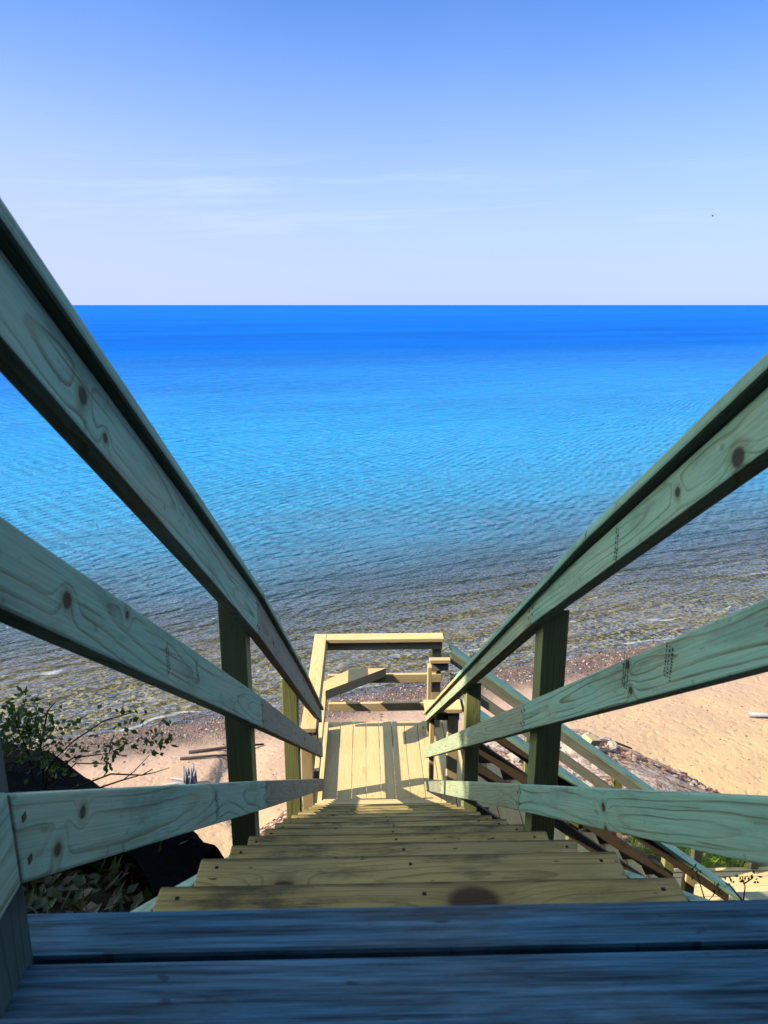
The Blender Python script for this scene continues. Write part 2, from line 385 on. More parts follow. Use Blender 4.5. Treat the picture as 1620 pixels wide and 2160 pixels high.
# caps
def cap_run(xa, xb, tab, joints, mats):
    for m_, (a, b) in zip(mats, zip(joints, joints[1:])):
        a2, b2 = a+.001, b-.001
        MB().plumb('x', (xa, xb), [(a2, nose(a2)+lerp(tab, a2)+.0265, nose(a2)+lerp(tab, a2)+.001), (b2, nose(b2)+lerp(tab, b2)+.0265, nose(b2)+lerp(tab, b2)+.001)], bev=.006).build('rail_cap', m_, st)
cap_run(-.59, -.450, LT_C, [.66, 2.48, 4.13, 5.66], [RAIL, RAIL, NEW])
cap_run(.400, .545, RT_C, [.66, 1.62, 3.83, 5.90], [RAIL, RAIL, NEW])

# landing -----------------------------------------------------------------------
ld = empty('landing', (.1, 6.3, ZL), 'sunlit yellow plank landing at the foot of the upper stairs with a corner brace', 'landing')
mb = MB(); x = -.49; k = 0
while x < .70:
    mb.box((x, 5.45, ZL-.036), (x+.1255, 7.0+random.uniform(-.004, .004), ZL+random.uniform(-.0015, .0015)), 'y', .004); x += .1305
mb.build('floor_boards', NEW, ld)
mb = MB()
mb.box((-.52, 5.45, ZL-.27), (-.482, 6.985, ZL-.039), 'y'); mb.box((.70, 5.45, ZL-.27), (.738, 6.985, ZL-.039), 'y')
mb.box((-.48, 6.945, ZL-.27), (.70, 6.983, ZL-.039), 'x'); mb.box((-.48, 5.46, ZL-.27), (.70, 5.498, ZL-.039), 'x')
mb.build('joist_frame', NEW, ld)
for (px, py) in ((-.61, 5.25), (-.61, 6.88), (.56, 6.88)):
    MB().box((px, py, ZL-4.6), (px+.09, py+.09, -3.195), 'z').build('post', NEW, ld)
MB().box((.60, 5.765, ZL-4.6), (.69, 5.855, -3.345), 'z').build('post', NEW, ld)
# end rails (on the stair side of the end posts)
for zt, h in ((-3.185, .09), (-3.545, .09), (-3.86, .088)):
    MB().box((-.478, 6.84, zt-h), (.655 if zt > -3.8 else .50, 6.878, zt), 'x').build('rail', NEW, ld)
MB().box((-.483, 6.80, -3.182), (.665, 6.94, -3.142), 'x', .005).build('rail_cap', NEW, ld)
# left rails and cap
for zt, h in ((-3.185, .09), (-3.60, .09), (ZL+.10, .088)):
    MB().box((-.518, 5.32, zt-h), (-.480, 6.838 if zt < -3.2 else 6.838, zt), 'y').build('rail', NEW, ld)
MB().box((-.602, 5.20, -3.182), (-.485, 6.94, -3.142), 'y', .005).build('rail_cap', NEW, ld)
# flat diagonal corner brace
q = [(-.478, 6.39), (.10, 6.836), (-.24, 6.836), (-.478, 6.61)]
b_ = MB(); zt, zb = -3.47, -3.565
b_.hexa([Vector((x, y, zb)) for x, y in q]+[Vector((x, y, zt)) for x, y in q], Vector((.79, .61, 0)), Vector((-.61, .79, 0)), Vector((0, 0, 1)), Vector((-.2, 6.6, -3.5)))
b_.build('corner_brace', NEW, ld)
# gate posts of the lower flight at the right side
MB().box((.505, 6.70, ZL+.002), (.543, 6.79, -3.40), 'z').build('post', NEW, ld)

# lower staircase (goes down to the right) --------------------------------------------------------
ls = empty('staircase', (2., 6.3, -5.2), 'lower flight of wooden stairs running down to the right from the landing', 'staircase')
XS, SL = .74, .775
def nose2(x): return ZL-(x-XS)*SL
for i in range(1, 10):
    xn = XS+.26*i; zn = ZL-.2015*i
    mb = MB(); mb.box((xn-.13, 5.86, zn-.036), (xn, 6.84, zn), 'y'); mb.box((xn-.27, 5.86, zn-.036), (xn-.135, 6.84, zn-.002), 'y')
    mb.build('tread', NEW, ls)
for ya, yb in ((5.815, 5.853), (6.845, 6.883)):
    MB().plumb('y', (ya, yb), [(XS, nose2(XS)-.03, nose2(XS)-.31), (3.3, nose2(3.3)-.03, nose2(3.3)-.31)]).build('stringer', BROWN, ls)
for near in (1, 0):
    ya, yb = (5.775, 5.812) if near else (6.845, 6.882)
    for ht, xe in ((.845, 3.26), (.615, 2.72 if near else 3.1), (.405, 3.05)):
        m_ = BROWN if near else RAIL2
        MB().plumb('y', (ya, yb), [(XS, nose2(XS)+ht, nose2(XS)+ht-.115), (xe, nose2(xe)+ht, nose2(xe)+ht-.115)]).build('rail', m_, ls)
    ca, cb = (5.72, 5.865) if near else (6.83, 6.975)
    x0 = .735
    MB().plumb('y', (ca, cb), [(x0, nose2(x0)+.893, nose2(x0)+.848), (3.34, nose2(3.34)+.893, nose2(3.34)+.848)]).build('rail_cap', RAIL, ls)
    yp = 5.855 if near else 6.886
    for xp in ((1.74, 2.66) if near else (1.55, 2.5, 3.16)):
        MB().box((xp, yp, nose2(xp)-.9), (xp+.09, yp+.09, nose2(xp)+.76), 'z').build('post', POST, ls)
MB().box((2.88, 5.86, nose2(2.88)-.9), (2.97, 5.95, nose2(2.97)+.83), 'z').build('post', NEW, ls)
# flat cap pieces over the two newels at the top
MB().box((.40, 5.735, -3.342), (.715, 5.905, -3.302), 'x', .005).build('rail_cap', NEW, ls)
MB().box((.50, 5.79, -3.44), (.70, 5.826, -3.346), 'x').build('rail', NEW, ls)
MB().box((.53, 6.80, -3.412), (.735, 6.95, -3.372), 'x', .005).build('rail_cap', NEW, ls)
MB().box((.545, 6.83, -3.505), (.72, 6.866, -3.415), 'x').build('rail', RAIL2, ls)

# lower platform -----------------------------------------------------------------------------------
ZP = -6.22
lp = empty('platform', (4.7, 6.5, ZP), 'lower wooden platform with a railing beside bright green grass', 'platform')
mb = MB(); y = 5.62
while y < 7.1:
    mb.box((3.02, y, ZP-.036), (7.4, y+.139, ZP+random.uniform(-.002, .002)), 'x'); y += .145
mb.build('floor_boards', NEW, lp)
mb = MB(); mb.box((3.04, 5.64, ZP-.27), (7.38, 5.68, ZP-.038), 'x'); mb.box((3.04, 7.03, ZP-.27), (7.38, 7.07, ZP-.038), 'x'); mb.build('joist_frame', TREAD, lp)
MB().box((3.345, 5.71, -5.372), (7.3, 5.86, -5.330), 'x', .005).build('rail_cap', RAIL2, lp)
for zt in (-5.376, -5.68): MB().box((3.1 if zt > -5.5 else 3.0, 5.775, zt-.09), (7.3, 5.812, zt), 'x').build('rail', RAIL2, lp)
for xp in (4.6, 6.2): MB().box((xp, 5.815, ZP-1.2), (xp+.09, 5.905, -5.376), 'z').build('post', NEW, lp)
for xp, zt in ((3.60, -5.93), (4.27, -5.78), (5.2, -5.75)): MB().box((xp, 7.16, ZP-1.6), (xp+.09, 7.25, zt), 'z').build('post', NEW, lp)
MB().box((3.05, 7.14, ZP-.22), (7.4, 7.178, ZP+.012), 'x').build('rim_board', NEW, lp)

RED, n_ = new_mat('faded_red_paint'); n_.out(n_.bsdf(n_.mix(n_.noise(n_.n('ShaderNodeTexCoord').outputs['Object'], 30., 4.), (.45, .06, .03), (.30, .05, .03)), .6, .3))
bx = empty('marker_board', (2.52, 6.6, -5.5), 'short pale board with faded red bars standing between the rails of the lower stairs', 'board')
MB().box((2.18, 6.778, -5.42), (2.72, 6.80, -5.17), 'x').build('backing', NEW, bx)
for k in range(4): MB().box((2.22+k*.12, 6.770, -5.39), (2.265+k*.12, 6.777, -5.20), 'z', .001).build('red_bar', RED, bx)

# ------------------------------------------------------------------ terrain
def shore(x, y): return y-(16.55+.30*x)
def fbm(x, y, s=1., o=3):
    v = 0.; a = 1.
    for k in range(o): v += a*mnoise.noise(Vector((x*s, y*s, 3.7+k))); s *= 2.1; a *= .5
    return v
def beach_z(x, y):
    c = shore(x, y)+.35*fbm(x, y, .22, 2)
    if c > 0: z = ZW-.075*min(c, 60)-.0
    else: z = ZW+(lerp([(-60, .95), (-10, .80), (-6, .66), (-3, .48), (-1.4, .26), (0, 0)], c))
    if c < 0:
        z += .02*fbm(x, y, 1.3, 3)*min(1, -c/2)
        # little run-out channel left of the stairs with a cut bank
        d = (x+2.75)+.28*(y-12.6)+.25*math.sin(y*1.7)
        if -6.5 < c < -1.2: z -= .16*(1 if d > 0 else math.exp(-(d/.10)**2))*max(0, 1-abs(d-.25)/.55 if d > .25 else 1)*min(1, (c+6.5)/2, (-1.2-c)/1.2)
        # shallow run-out on the right below the rubble
        d2 = (y-11.75)-.55*(x-5.4)*-.55+.15*math.sin(x*2)
        if 4.3 < x < 8: z -= .10*math.exp(-(d2/.28)**2)
    return z
def bluff_z(x, y):
    yr = 1.9+max(0., -x-.6)*1.14; yr = min(yr, 4.2)
    zr = -1.55-max(0., -x-.6)*.48; zr = max(zr, -2.6)
    if y < yr: z = min(zr+(yr-y)*(-.95-zr)/max(yr-.7, .3), -.95) if y > .7 else -.95
    else: z = zr-(y-yr)*1.35
    if y > .6: z -= min(max(0., x+.72)*.55, .9)*min(1, (y-.6)/.8)
    t = -6.35-.40*max(0., math.hypot((x-3.7)*(1.9 if x > 3.7 else .95), y-7.2)-1.3)+.10*fbm(x, y, .9, 3)
    z += .05*fbm(x, y, 1.6, 3)*min(1, max(0, (y-.3)))
    return max(z, t)
def sheet(name, xs, ys, fz, mat):
    V = [(x, y, fz(x, y)) for y in ys for x in xs]; nx = len(xs)
    F = [(j*nx+i, j*nx+i+1, (j+1)*nx+i+1, (j+1)*nx+i) for j in range(len(ys)-1) for i in range(nx-1)]
    return mesh_obj(name, V, F, mat, None, True)
def axis(segs):
    out = []
    for a, b, s in segs: out += list(np.arange(a, b-1e-6, s))
    return out+[segs[-1][1]]

# sand material
SAND, n = new_mat('beach_sand')
P = n.n('ShaderNodeNewGeometry').outputs['Position']; px, py, pz = n.xyz(P)[0:3]
wob = n.m('MULTIPLY', n.m('SUBTRACT', n.noise(P, .5, 3.), .5), 1.6)
c = n.m('ADD', n.m('SUBTRACT', py, n.m('ADD', 16.55, n.m('MULTIPLY', px, .30))), wob)
g1 = n.noise(P, 1.1, 5., .6); g2 = n.noise(P, 9., 4., .65)
sand = n.mix(n.sstep(g1, .35, .65), (.58, .41, .22), (.52, .355, .20))
sand = n.mix(n.sstep(g2, .55, .75, 0., .35), sand, (.42, .27, .16))
pinkn = n.m('MULTIPLY', n.sstep(c, -6.5, -2.2, 0., 1.), n.sstep(g1, .25, .6, .55, 1.))
sand = n.mix(n.m('MULTIPLY', pinkn, .8), sand, (.50, .33, .26))
wet = n.sstep(c, -2.3, -.4)
vo = n.vor(P, 42.); vo2 = n.vor(P, 13.)
pebc = n.ramp(n.xyz(vo['Color'])[0], [(0., (.05, .035, .025)), (.3, (.20, .10, .06)), (.5, (.30, .19, .12)), (.75, (.40, .27, .20)), (1., (.42, .33, .27))])
pebc = n.mix(n.sstep(vo['Distance'], .25, .6, 0., .7), pebc, (.04, .025, .018))
peb = n.m('MULTIPLY', n.sstep(c, -2.2, -.6), n.sstep(n.noise(P, 1.7, 3.), .30, .55, .55, 1.))
col = n.mix(n.m('MULTIPLY', wet, .55), sand, (.20, .11, .075))
col = n.mix(peb, col, pebc)
# lakebed
bed = n.ramp(n.xyz(vo2['Color'])[1], [(0., (.03, .022, .012)), (.35, (.12, .09, .03)), (.7, (.48, .34, .08)), (1., (.95, .74, .28))])
bed = n.mix(n.sstep(n.noise(P, .35, 3.), .4, .7, 0., .5), bed, (.42, .28, .09))
col = n.mix(n.sstep(c, -.3, .6), col, bed)
dark = n.vor(P, 6.); dd = n.m('LESS_THAN', n.xyz(dark['Color'])[2], .30)
spk = n.m('MULTIPLY', n.m('MULTIPLY', dd, n.sstep(dark['Distance'], .05, .16, 1., 0.)), n.sstep(c, -3., -4.5))
col = n.mix(n.m('MULTIPLY', spk, .6), col, (.10, .055, .03))
foot = n.vor(n.v('ADD', P, n.v('SCALE', n.noise(P, 2.5, 2., col=True), sc_=.5)), 4.6)
hgt = n.m('ADD', n.m('MULTIPLY', n.sstep(foot['Distance'], .1, .45), .3), n.m('ADD', n.m('MULTIPLY', n.noise(P, 7., 5., .6), .8), n.m('MULTIPLY', n.noise(P, 60., 2.), .12)))
hgt = n.m('SUBTRACT', hgt, n.m('MULTIPLY', n.m('MULTIPLY', vo['Distance'], peb), 1.2))
n.out(n.bsdf(col, n.sstep(c, -3., -.6, .92, .45), n.sstep(c, -3., -.6, .15, .5), n.bump(hgt, .75, .05)))

xs = axis([(-400, -60, 34), (-60, -14, 2.), (-14, -6, .4), (-6, 10, .09), (10, 20, .4), (20, 60, 2.), (60, 400, 34)])
ys = axis([(4, 8, .5), (8, 17.5, .09), (17.5, 24, .25), (24, 40, 1.), (40, 300, 20)])
tag(sheet('beach', xs, ys, beach_z, SAND), kind='structure')

# bluff material
SOIL, n = new_mat('bluff_soil')
P = n.n('ShaderNodeNewGeometry').outputs['Position']; px, py, pz = n.xyz(P)[0:3]
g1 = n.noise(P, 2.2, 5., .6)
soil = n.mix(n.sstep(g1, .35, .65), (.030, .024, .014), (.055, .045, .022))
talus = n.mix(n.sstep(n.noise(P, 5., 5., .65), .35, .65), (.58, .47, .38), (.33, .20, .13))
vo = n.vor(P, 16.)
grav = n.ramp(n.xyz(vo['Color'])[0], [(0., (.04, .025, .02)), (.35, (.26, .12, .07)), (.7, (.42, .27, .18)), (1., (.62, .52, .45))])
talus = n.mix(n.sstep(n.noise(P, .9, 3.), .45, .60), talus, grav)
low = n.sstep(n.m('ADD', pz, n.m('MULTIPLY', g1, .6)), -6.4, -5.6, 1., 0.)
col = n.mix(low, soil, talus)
h = n.m('ADD', n.noise(P, 4., 6., .65), n.m('MULTIPLY', vo['Distance'], -.3))
n.out(n.bsdf(col, .95, .1, n.bump(h, 1., .09)))
xs = axis([(-60, -8, 4), (-8, -3, .4), (-3, 7, .14), (7, 12, .5), (12, 60, 4)])
ys = axis([(-40, -2, 4), (-2, 0, .5), (0, 14.5, .14)])
tag(sheet('bluff', xs, ys, bluff_z, SOIL), kind='structure')

# ------------------------------------------------------------------ water
WAT, n = new_mat('lake_water')
P = n.n('ShaderNodeNewGeometry').outputs['Position']; px, py, pz = n.xyz(P)[0:3]
wob = n.m('MULTIPLY', n.m('SUBTRACT', n.noise(P, .12, 3.), .5), 5.)
cr = n.m('SUBTRACT', py, n.m('ADD', 16.55, n.m('MULTIPLY', px, .30)))
c = n.m('ADD', cr, wob)
a = n.m('ADD', px, n.m('MULTIPLY', py, .30))
warp = n.v('SCALE', n.noise(P, .25, 2., col=True), sc_=1.3)
def crest(sa, sb, off, det=3., rg=.5):
    return n.noise(n.v('ADD', n.comb(n.m('MULTIPLY', a, sa), n.m('MULTIPLY', cr, sb), off), n.v('SCALE', warp, sc_=sb)), 1., det, rg, .3)
w1 = crest(1.0, 3.8, 0.); w2 = crest(.28, 1.1, 5., 2.); w3 = crest(5.5, 11., 9., 2.); w5 = crest(.16, .42, 11., 2.); w4 = crest(.05, .16, 2., 3.)
def train(tilt, lam, k1, k2, off):
    q = n.m('SUBTRACT', py, n.m('MULTIPLY', px, tilt))
    ph = n.m('ADD', n.m('DIVIDE', q, lam), n.m('ADD', n.m('MULTIPLY', n.noise(n.v('ADD', P, (off, 0, 0)), .07, 2.), k1), n.m('MULTIPLY', n.noise(n.v('ADD', P, (0, off, 0)), .45, 3., .55), k2)))
    md = n.sstep(n.noise(n.v('ADD', P, (off, off, 0)), .16/lam, 2.), .30, .65, .35, 1.)
    return n.m('MULTIPLY', n.m('SINE', n.m('MULTIPLY', ph, 6.2832)), n.m('MULTIPLY', md, lam/6.2832))
t1 = train(.42, .62, 5., 1.5, 3.); t2 = train(.30, 1.55, 3., 1.1, 17.); t3 = train(.55, .30, 8., 2.2, 31.); t4 = train(.36, 4.2, 2., .5, 47.); t5 = train(1.5, .85, 4., 1.2, 61.); t6 = train(-.9, 1.2, 4., 1.3, 77.)
hh = n.m('ADD', n.m('ADD', n.m('MULTIPLY', t1, .17), n.m('MULTIPLY', t2, .16)), n.m('MULTIPLY', t3, n.sstep(cr, 12., 40., .14, .04)))
hh = n.m('ADD', hh, n.m('MULTIPLY', t4, n.sstep(cr, 15., 90., 0., .12)))
hh = n.m('ADD', hh, n.m('ADD', n.m('MULTIPLY', t5, .075), n.m('MULTIPLY', t6, .05)))
hh = n.m('ADD', hh, n.m('ADD', n.m('ADD', n.m('MULTIPLY', w1, .06), n.m('MULTIPLY', w2, .10)), n.m('MULTIPLY', w3, .045)))
nb = n.bump(hh, 1., n.sstep(cr, 150., 900., 2.7, .4))
amp = n.sstep(cr, 20., 200., 1., .5)
body = n.ramp(n.m('DIVIDE', n.m('ADD', c, n.m('MULTIPLY', n.m('SUBTRACT', w4, .5), 14.)), 160.),
    [(0., (.09, .10, .06)), (.05, (.06, .15, .20)), (.11, (.03, .26, .46)), (.25, (.012, .28, .61)), (.5, (.004, .20, .62)), (1., (.001, .135, .59))])
pat = n.noise(n.v('ADD', n.comb(n.m('MULTIPLY', a, .006), n.m('MULTIPLY', cr, .022), 8.), n.v('SCALE', warp, sc_=.03)), 1., 4., .6)
body = n.mix(1., body, n.comb(*[n.sstep(pat, .3, .7, .84, 1.14)]*3), 'MULTIPLY')
rip = n.sstep(n.m('ADD', n.m('MULTIPLY', w1, .55), n.m('MULTIPLY', w2, .45)), .36, .66)
bodyS = n.bsdf(body, .35, 0., nb)
tr = n.n('ShaderNodeBsdfTransparent'); tr.inputs[0].default_value = (.86, .90, .86, 1)
m1 = n.n('ShaderNodeMixShader'); n.put(m1.inputs[0], n.sstep(c, .5, 12.5, .0, 1.)); n.put(m1.inputs[1], tr.outputs[0]); n.put(m1.inputs[2], bodyS)
gl = n.n('ShaderNodeBsdfGlossy'); n.put(gl.inputs['Normal'], nb); gl.inputs['Roughness'].default_value = .06; gl.inputs[0].default_value = (.9, .95, 1., 1)
fr = n.n('ShaderNodeFresnel'); fr.inputs[0].default_value = 1.33; n.put(fr.inputs[1], nb)
m2 = n.n('ShaderNodeMixShader'); n.put(m2.inputs[0], n.m('MINIMUM', n.m('MULTIPLY', fr.outputs[0], n.sstep(cr, 3., 26., .8, .5)), n.sstep(cr, 4., 160., .55, .05))); n.put(m2.inputs[1], m1.outputs[0]); n.put(m2.inputs[2], gl.outputs[0])
# lapping wavelets: thin broken foam lines close to the shore
fw = n.m('ADD', cr, n.m('MULTIPLY', n.m('SUBTRACT', n.noise(P, .30, 3.), .5), 2.2))
fo = None
for (ce, wd, th, am) in ((.15, .03, .46, .5), (1.6, .04, .54, .45), (3.6, .05, .57, .4)):
    line = n.m('MULTIPLY', n.sstep(n.m('ABSOLUTE', n.m('SUBTRACT', fw, ce)), wd*.4, wd*1.6, 1., 0.), n.sstep(n.noise(n.v('ADD', P, (ce*9, 0, 0)), .55, 4., .6), th, th+.12, 0., am))
    fo = line if fo is None else n.m('MAXIMUM', fo, line)
fo = n.m('MULTIPLY', fo, n.sstep(n.noise(P, 9., 3.), .30, .60, .3, 1.))
fm = n.n('ShaderNodeBsdfDiffuse'); fm.inputs[0].default_value = (.75, .80, .85, 1)
m3 = n.n('ShaderNodeMixShader'); n.put(m3.inputs[0], fo); n.put(m3.inputs[1], m2.outputs[0]); n.put(m3.inputs[2], fm.outputs[0])
n.out(m3.outputs[0])
V = [(-40000, 8, ZW), (40000, 8, ZW), (40000, 45000, ZW), (-40000, 45000, ZW)]
tag(mesh_obj('water', V, [(0, 1, 2, 3)], WAT), kind='structure')

# ------------------------------------------------------------------ foliage materials
def leafmat(name, a, b, tr=.25):
    m, n = new_mat(name)
    r = n.n('ShaderNodeObjectInfo').outputs['Random']; g = n.n('ShaderNodeNewGeometry')
    rn = g.outputs['Random Per Island']
    c = n.mix(rn, a, b)
    s = n.bsdf(c, .5, .35)
    t = n.n('ShaderNodeBsdfTranslucent'); n.put(t.inputs[0], n.mix(.5, c, (.25, .35, .03)))
    x = n.n('ShaderNodeMixShader'); x.inputs[0].default_value = tr; n.put(x.inputs[1], s); n.put(x.inputs[2], t.outputs[0]); n.out(x.outputs[0]); return m
LEAF = leafmat('bush_leaf', (.015, .045, .012), (.05, .11, .025))
GRASS = leafmat('grass_blade', (.22, .48, .03), (.50, .66, .08), .5)
WEED = leafmat('weed_blade', (.025, .05, .012), (.085, .055, .025), .1)
TREEL = leafmat('tree_leaf', (.03, .07, .02), (.07, .12, .03), .15)
BARK, n_ = new_mat('bark'); n_.out(n_.bsdf(n_.mix(n_.noise(n_.n('ShaderNodeTexCoord').outputs['Object'], 14., 5.), (.05, .035, .02), (.13, .09, .06)), .9, .1))
STEM, n_ = new_mat('dark_stem'); n_.out(n_.bsdf((.035, .022, .015), .8, .2))
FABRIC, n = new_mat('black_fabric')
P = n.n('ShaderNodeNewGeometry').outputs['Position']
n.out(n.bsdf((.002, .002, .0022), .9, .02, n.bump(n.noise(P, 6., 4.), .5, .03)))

def leaf(V, F, p, d, up, l, w_):
    d = d.normalized(); s = d.cross(up)
    if s.length < 1e-3: s = Vector((1, 0, 0))
    s.normalize(); n_ = s.cross(d); b = len(V)
    V += [p, p+d*l*.45+s*w_+n_*l*.06, p+d*l, p+d*l*.45-s*w_+n_*l*.06]
    F.append((b, b+1, b+2, b+3))
def rv():
    return Vector((random.gauss(0, 1), random.gauss(0, 1), random.gauss(0, 1))).normalized()

# rose bush left of the stairs
rb = empty('rose_bush', (-1.3, 2.5, -1.75), 'leafy wild bush with thin arching stems left of the top rails', 'bush')
V = []; F = []
stems = [[(-1.33, 2.5, -1.95), (-1.344, 2.5, -1.599), (-1.373, 2.5, -1.481), (-1.371, 2.5, -1.404)],
 [(-1.346, 2.55, -1.95), (-1.319, 2.55, -1.653), (-1.322, 2.55, -1.532), (-1.347, 2.55, -1.452)],
 [(-1.36, 2.6, -1.95), (-1.33, 2.6, -1.72), (-1.228, 2.62, -1.625), (-1.092, 2.6, -1.525), (-.963, 2.58, -1.477)],
 [(-1.347, 2.6, -1.64), (-1.301, 2.6, -1.482), (-1.265, 2.6, -1.442)],
 [(-1.30, 2.4, -1.85), (-1.239, 2.4, -1.633), (-1.148, 2.42, -1.567), (-1.003, 2.4, -1.537)],
 [(-1.30, 2.45, -1.9), (-1.25, 2.45, -1.707), (-1.154, 2.45, -1.609), (-1.031, 2.45, -1.615)],
 [(-1.2, 2.3, -1.75), (-1.116, 2.3, -1.613), (-.982, 2.32, -1.568), (-.868, 2.3, -1.561), (-.825, 2.28, -1.525)],
 [(-1.1, 2.25, -1.75), (-1.015, 2.25, -1.579), (-.916, 2.25, -1.544), (-.868, 2.26, -1.536)]]
for s in stems: tube(V, F, s, .0045, .0018, 5)
for k in range(10):
    a_ = random.choice(stems); i = random.randint(1, len(a_)-2); p = Vector(a_[i]); d = Vector((random.uniform(-.2, 1), random.uniform(-.5, .5), random.uniform(-.1, .6))).normalized()
    tube(V, F, [p, p+d*.05+rv()*.01, p+d*.11+rv()*.02], .0022, .001, 4)
mesh_obj('stem', V, F, STEM, rb)
V = []; F = []
lc = [(-1.40, -1.50, 12), (-1.34, -1.55, 12), (-1.28, -1.60, 7), (-1.371, -1.404, 14), (-1.323, -1.424, 12), (-1.386, -1.452, 12), (-1.291, -1.444, 9), (-1.274, -1.512, 12), (-1.227, -1.483, 6), (-1.217, -1.542, 9), (-1.256, -1.581, 7), (-1.315, -1.501, 16), (-1.362, -1.462, 14), (-1.083, -1.455, 3), (-.965, -1.455, 5), (-.94, -1.465, 4), (-1.191, -1.60, 6), (-1.176, -1.62, 6), (-1.01, -1.54, 8), (-1.04, -1.60, 8), (-.845, -1.545, 9), (-.865, -1.555, 6), (-.93, -1.56, 5), (-1.05, -1.60, 5), (-1.13, -1.55, 4)]
for (x, z, k) in lc:
    for q in range(int(k*(3.0 if x < -1.2 else 2.6))):
        p = Vector((x, 2.48, z))+Vector((random.gauss(0, .025), random.gauss(0, .05), random.gauss(0, .025)))
        leaf(V, F, p, rv()+Vector((.2, -.3, .1)), rv(), random.uniform(.016, .038), random.uniform(.005, .011))
mesh_obj('foliage', V, F, LEAF, rb)

V = []; F = []
for k in range(46):
    x = random.uniform(-1.9, -.75); y = 2.0+max(0, -x-.6)*.9+random.uniform(-.5, .1); p = Vector((x, y, bluff_z(x, y)+.02)); d = Vector((random.uniform(-.4, .9), random.uniform(-.3, .3), random.uniform(.25, 1))).normalized(); l = random.uniform(.08, .2)
    tube(V, F, [p, p+d*l*.5+rv()*.012, p+d*l+Vector((d.x, 0, -.3))*l*.3], .0022, .0009, 4)
tag(mesh_obj('dry_stems', V, F, STEM), 'thin dry stems sticking out of the dark slope below the bush', 'stems', kind='stuff')

# small seedlings right of the stairs
def seedling(stems, base, label):
    e = empty('seedling', base, label, 'plant'); V = []; F = []
    for s in stems: tube(V, F, s, .0028, .0014, 5)
    mesh_obj('stem', V, F, STEM, e); V = []; F = []
    for s in stems:
        for q in range(8):
            leaf(V, F, Vector(s[-1])+rv()*.013, rv(), rv(), random.uniform(.012, .024), .0045)
    mesh_obj('foliage', V, F, LEAF, e)
seedling([[(1.03, 2., -2.25), (.997, 2., -1.866), (.971, 2., -1.796), (.949, 2., -1.738)], [(.997, 2., -1.86), (1.016, 2., -1.83), (1.019, 2., -1.81)]], (1.03, 2, -2.25), 'thin dark seedling with one leafy tip before the lower rail, nearer the steps')
seedling([[(1.14, 2., -2.3), (1.117, 2., -1.877), (1.115, 2., -1.80), (1.101, 2., -1.763)], [(1.115, 2., -1.856), (1.075, 2., -1.808), (1.061, 2., -1.785)], [(1.108, 2., -1.79), (1.138, 2., -1.766)]], (1.14, 2, -2.3), 'forked dark seedling standing before the flat cap of the lower platform')

# weeds and litter on the shaded ground under the left rail
V = []; F = []
for k in range(2600):
    x = random.uniform(-1.6, -.62); y = random.uniform(.95, 1.75)
    if random.random() < max(0, (y-1.45)*2.2): continue
    z = bluff_z(x, y); d = Vector((random.gauss(0, .6), random.gauss(-.1, .6), random.uniform(.1, 1.1)))
    leaf(V, F, Vector((x, y, z)), d, rv(), random.uniform(.02, .09), random.uniform(.002, .008)) if random.random() < .6 else leaf(V, F, Vector((x, y, z+.015)), Vector((d.x, d.y, .2)), Vector((0, 0, 1)), random.uniform(.025, .05), random.uniform(.008, .016))
for k in range(420):
    x = random.uniform(-2.3, -.6); y = random.uniform(1.5, 2.2)+max(0, -x-.6)*1.0; z = bluff_z(x, y)+.06; d = Vector((random.gauss(0, .6), random.gauss(-.1, .5), random.uniform(0, .9)))
    leaf(V, F, Vector((x, y, z)), d, rv(), random.uniform(.02, .06), random.uniform(.003, .009))
tag(mesh_obj('weeds', V, F, WEED), 'shaded weeds and dead leaves on the ground under the left rails', 'weeds', kind='stuff')

# black fabric on the slope
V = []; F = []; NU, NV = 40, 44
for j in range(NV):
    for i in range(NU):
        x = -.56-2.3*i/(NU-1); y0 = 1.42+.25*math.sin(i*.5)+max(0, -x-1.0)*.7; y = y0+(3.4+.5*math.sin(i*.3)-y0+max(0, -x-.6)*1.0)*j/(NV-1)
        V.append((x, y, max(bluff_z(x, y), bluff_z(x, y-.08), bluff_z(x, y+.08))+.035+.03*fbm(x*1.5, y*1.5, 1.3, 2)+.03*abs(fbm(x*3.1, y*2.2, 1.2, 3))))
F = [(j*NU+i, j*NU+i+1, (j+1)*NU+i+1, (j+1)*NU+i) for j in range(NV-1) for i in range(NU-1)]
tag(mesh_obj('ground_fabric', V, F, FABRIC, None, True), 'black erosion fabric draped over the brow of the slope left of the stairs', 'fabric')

# bright grass beside the lower platform
V = []; F = []
for k in range(3600):
    x = random.uniform(3.1, 5.6); y = random.uniform(7.25, 8.4)
    if mnoise.noise(Vector((x*1.3, y*1.3, 0))) < -.22: continue
    z = bluff_z(x, y); d = Vector((random.gauss(0, .45), random.gauss(-.25, .35), 1)).normalized(); l = random.uniform(.14, .34)
    s = Vector((random.gauss(0, 1), random.gauss(0, 1), 0)).normalized()*random.uniform(.003, .006); b = len(V); p = Vector((x, y, z)); m_ = p+d*l*.6; t_ = p+d*l+Vector((d.x, d.y, -.25))*l*.45
    V += [p-s, p+s, m_+s*.8, m_-s*.8, t_]; F += [(b, b+1, b+2, b+3), (b+3, b+2, b+4)]
tag(mesh_obj('grass', V, F, GRASS), 'bright green grass behind the lower platform', 'grass', kind='stuff')

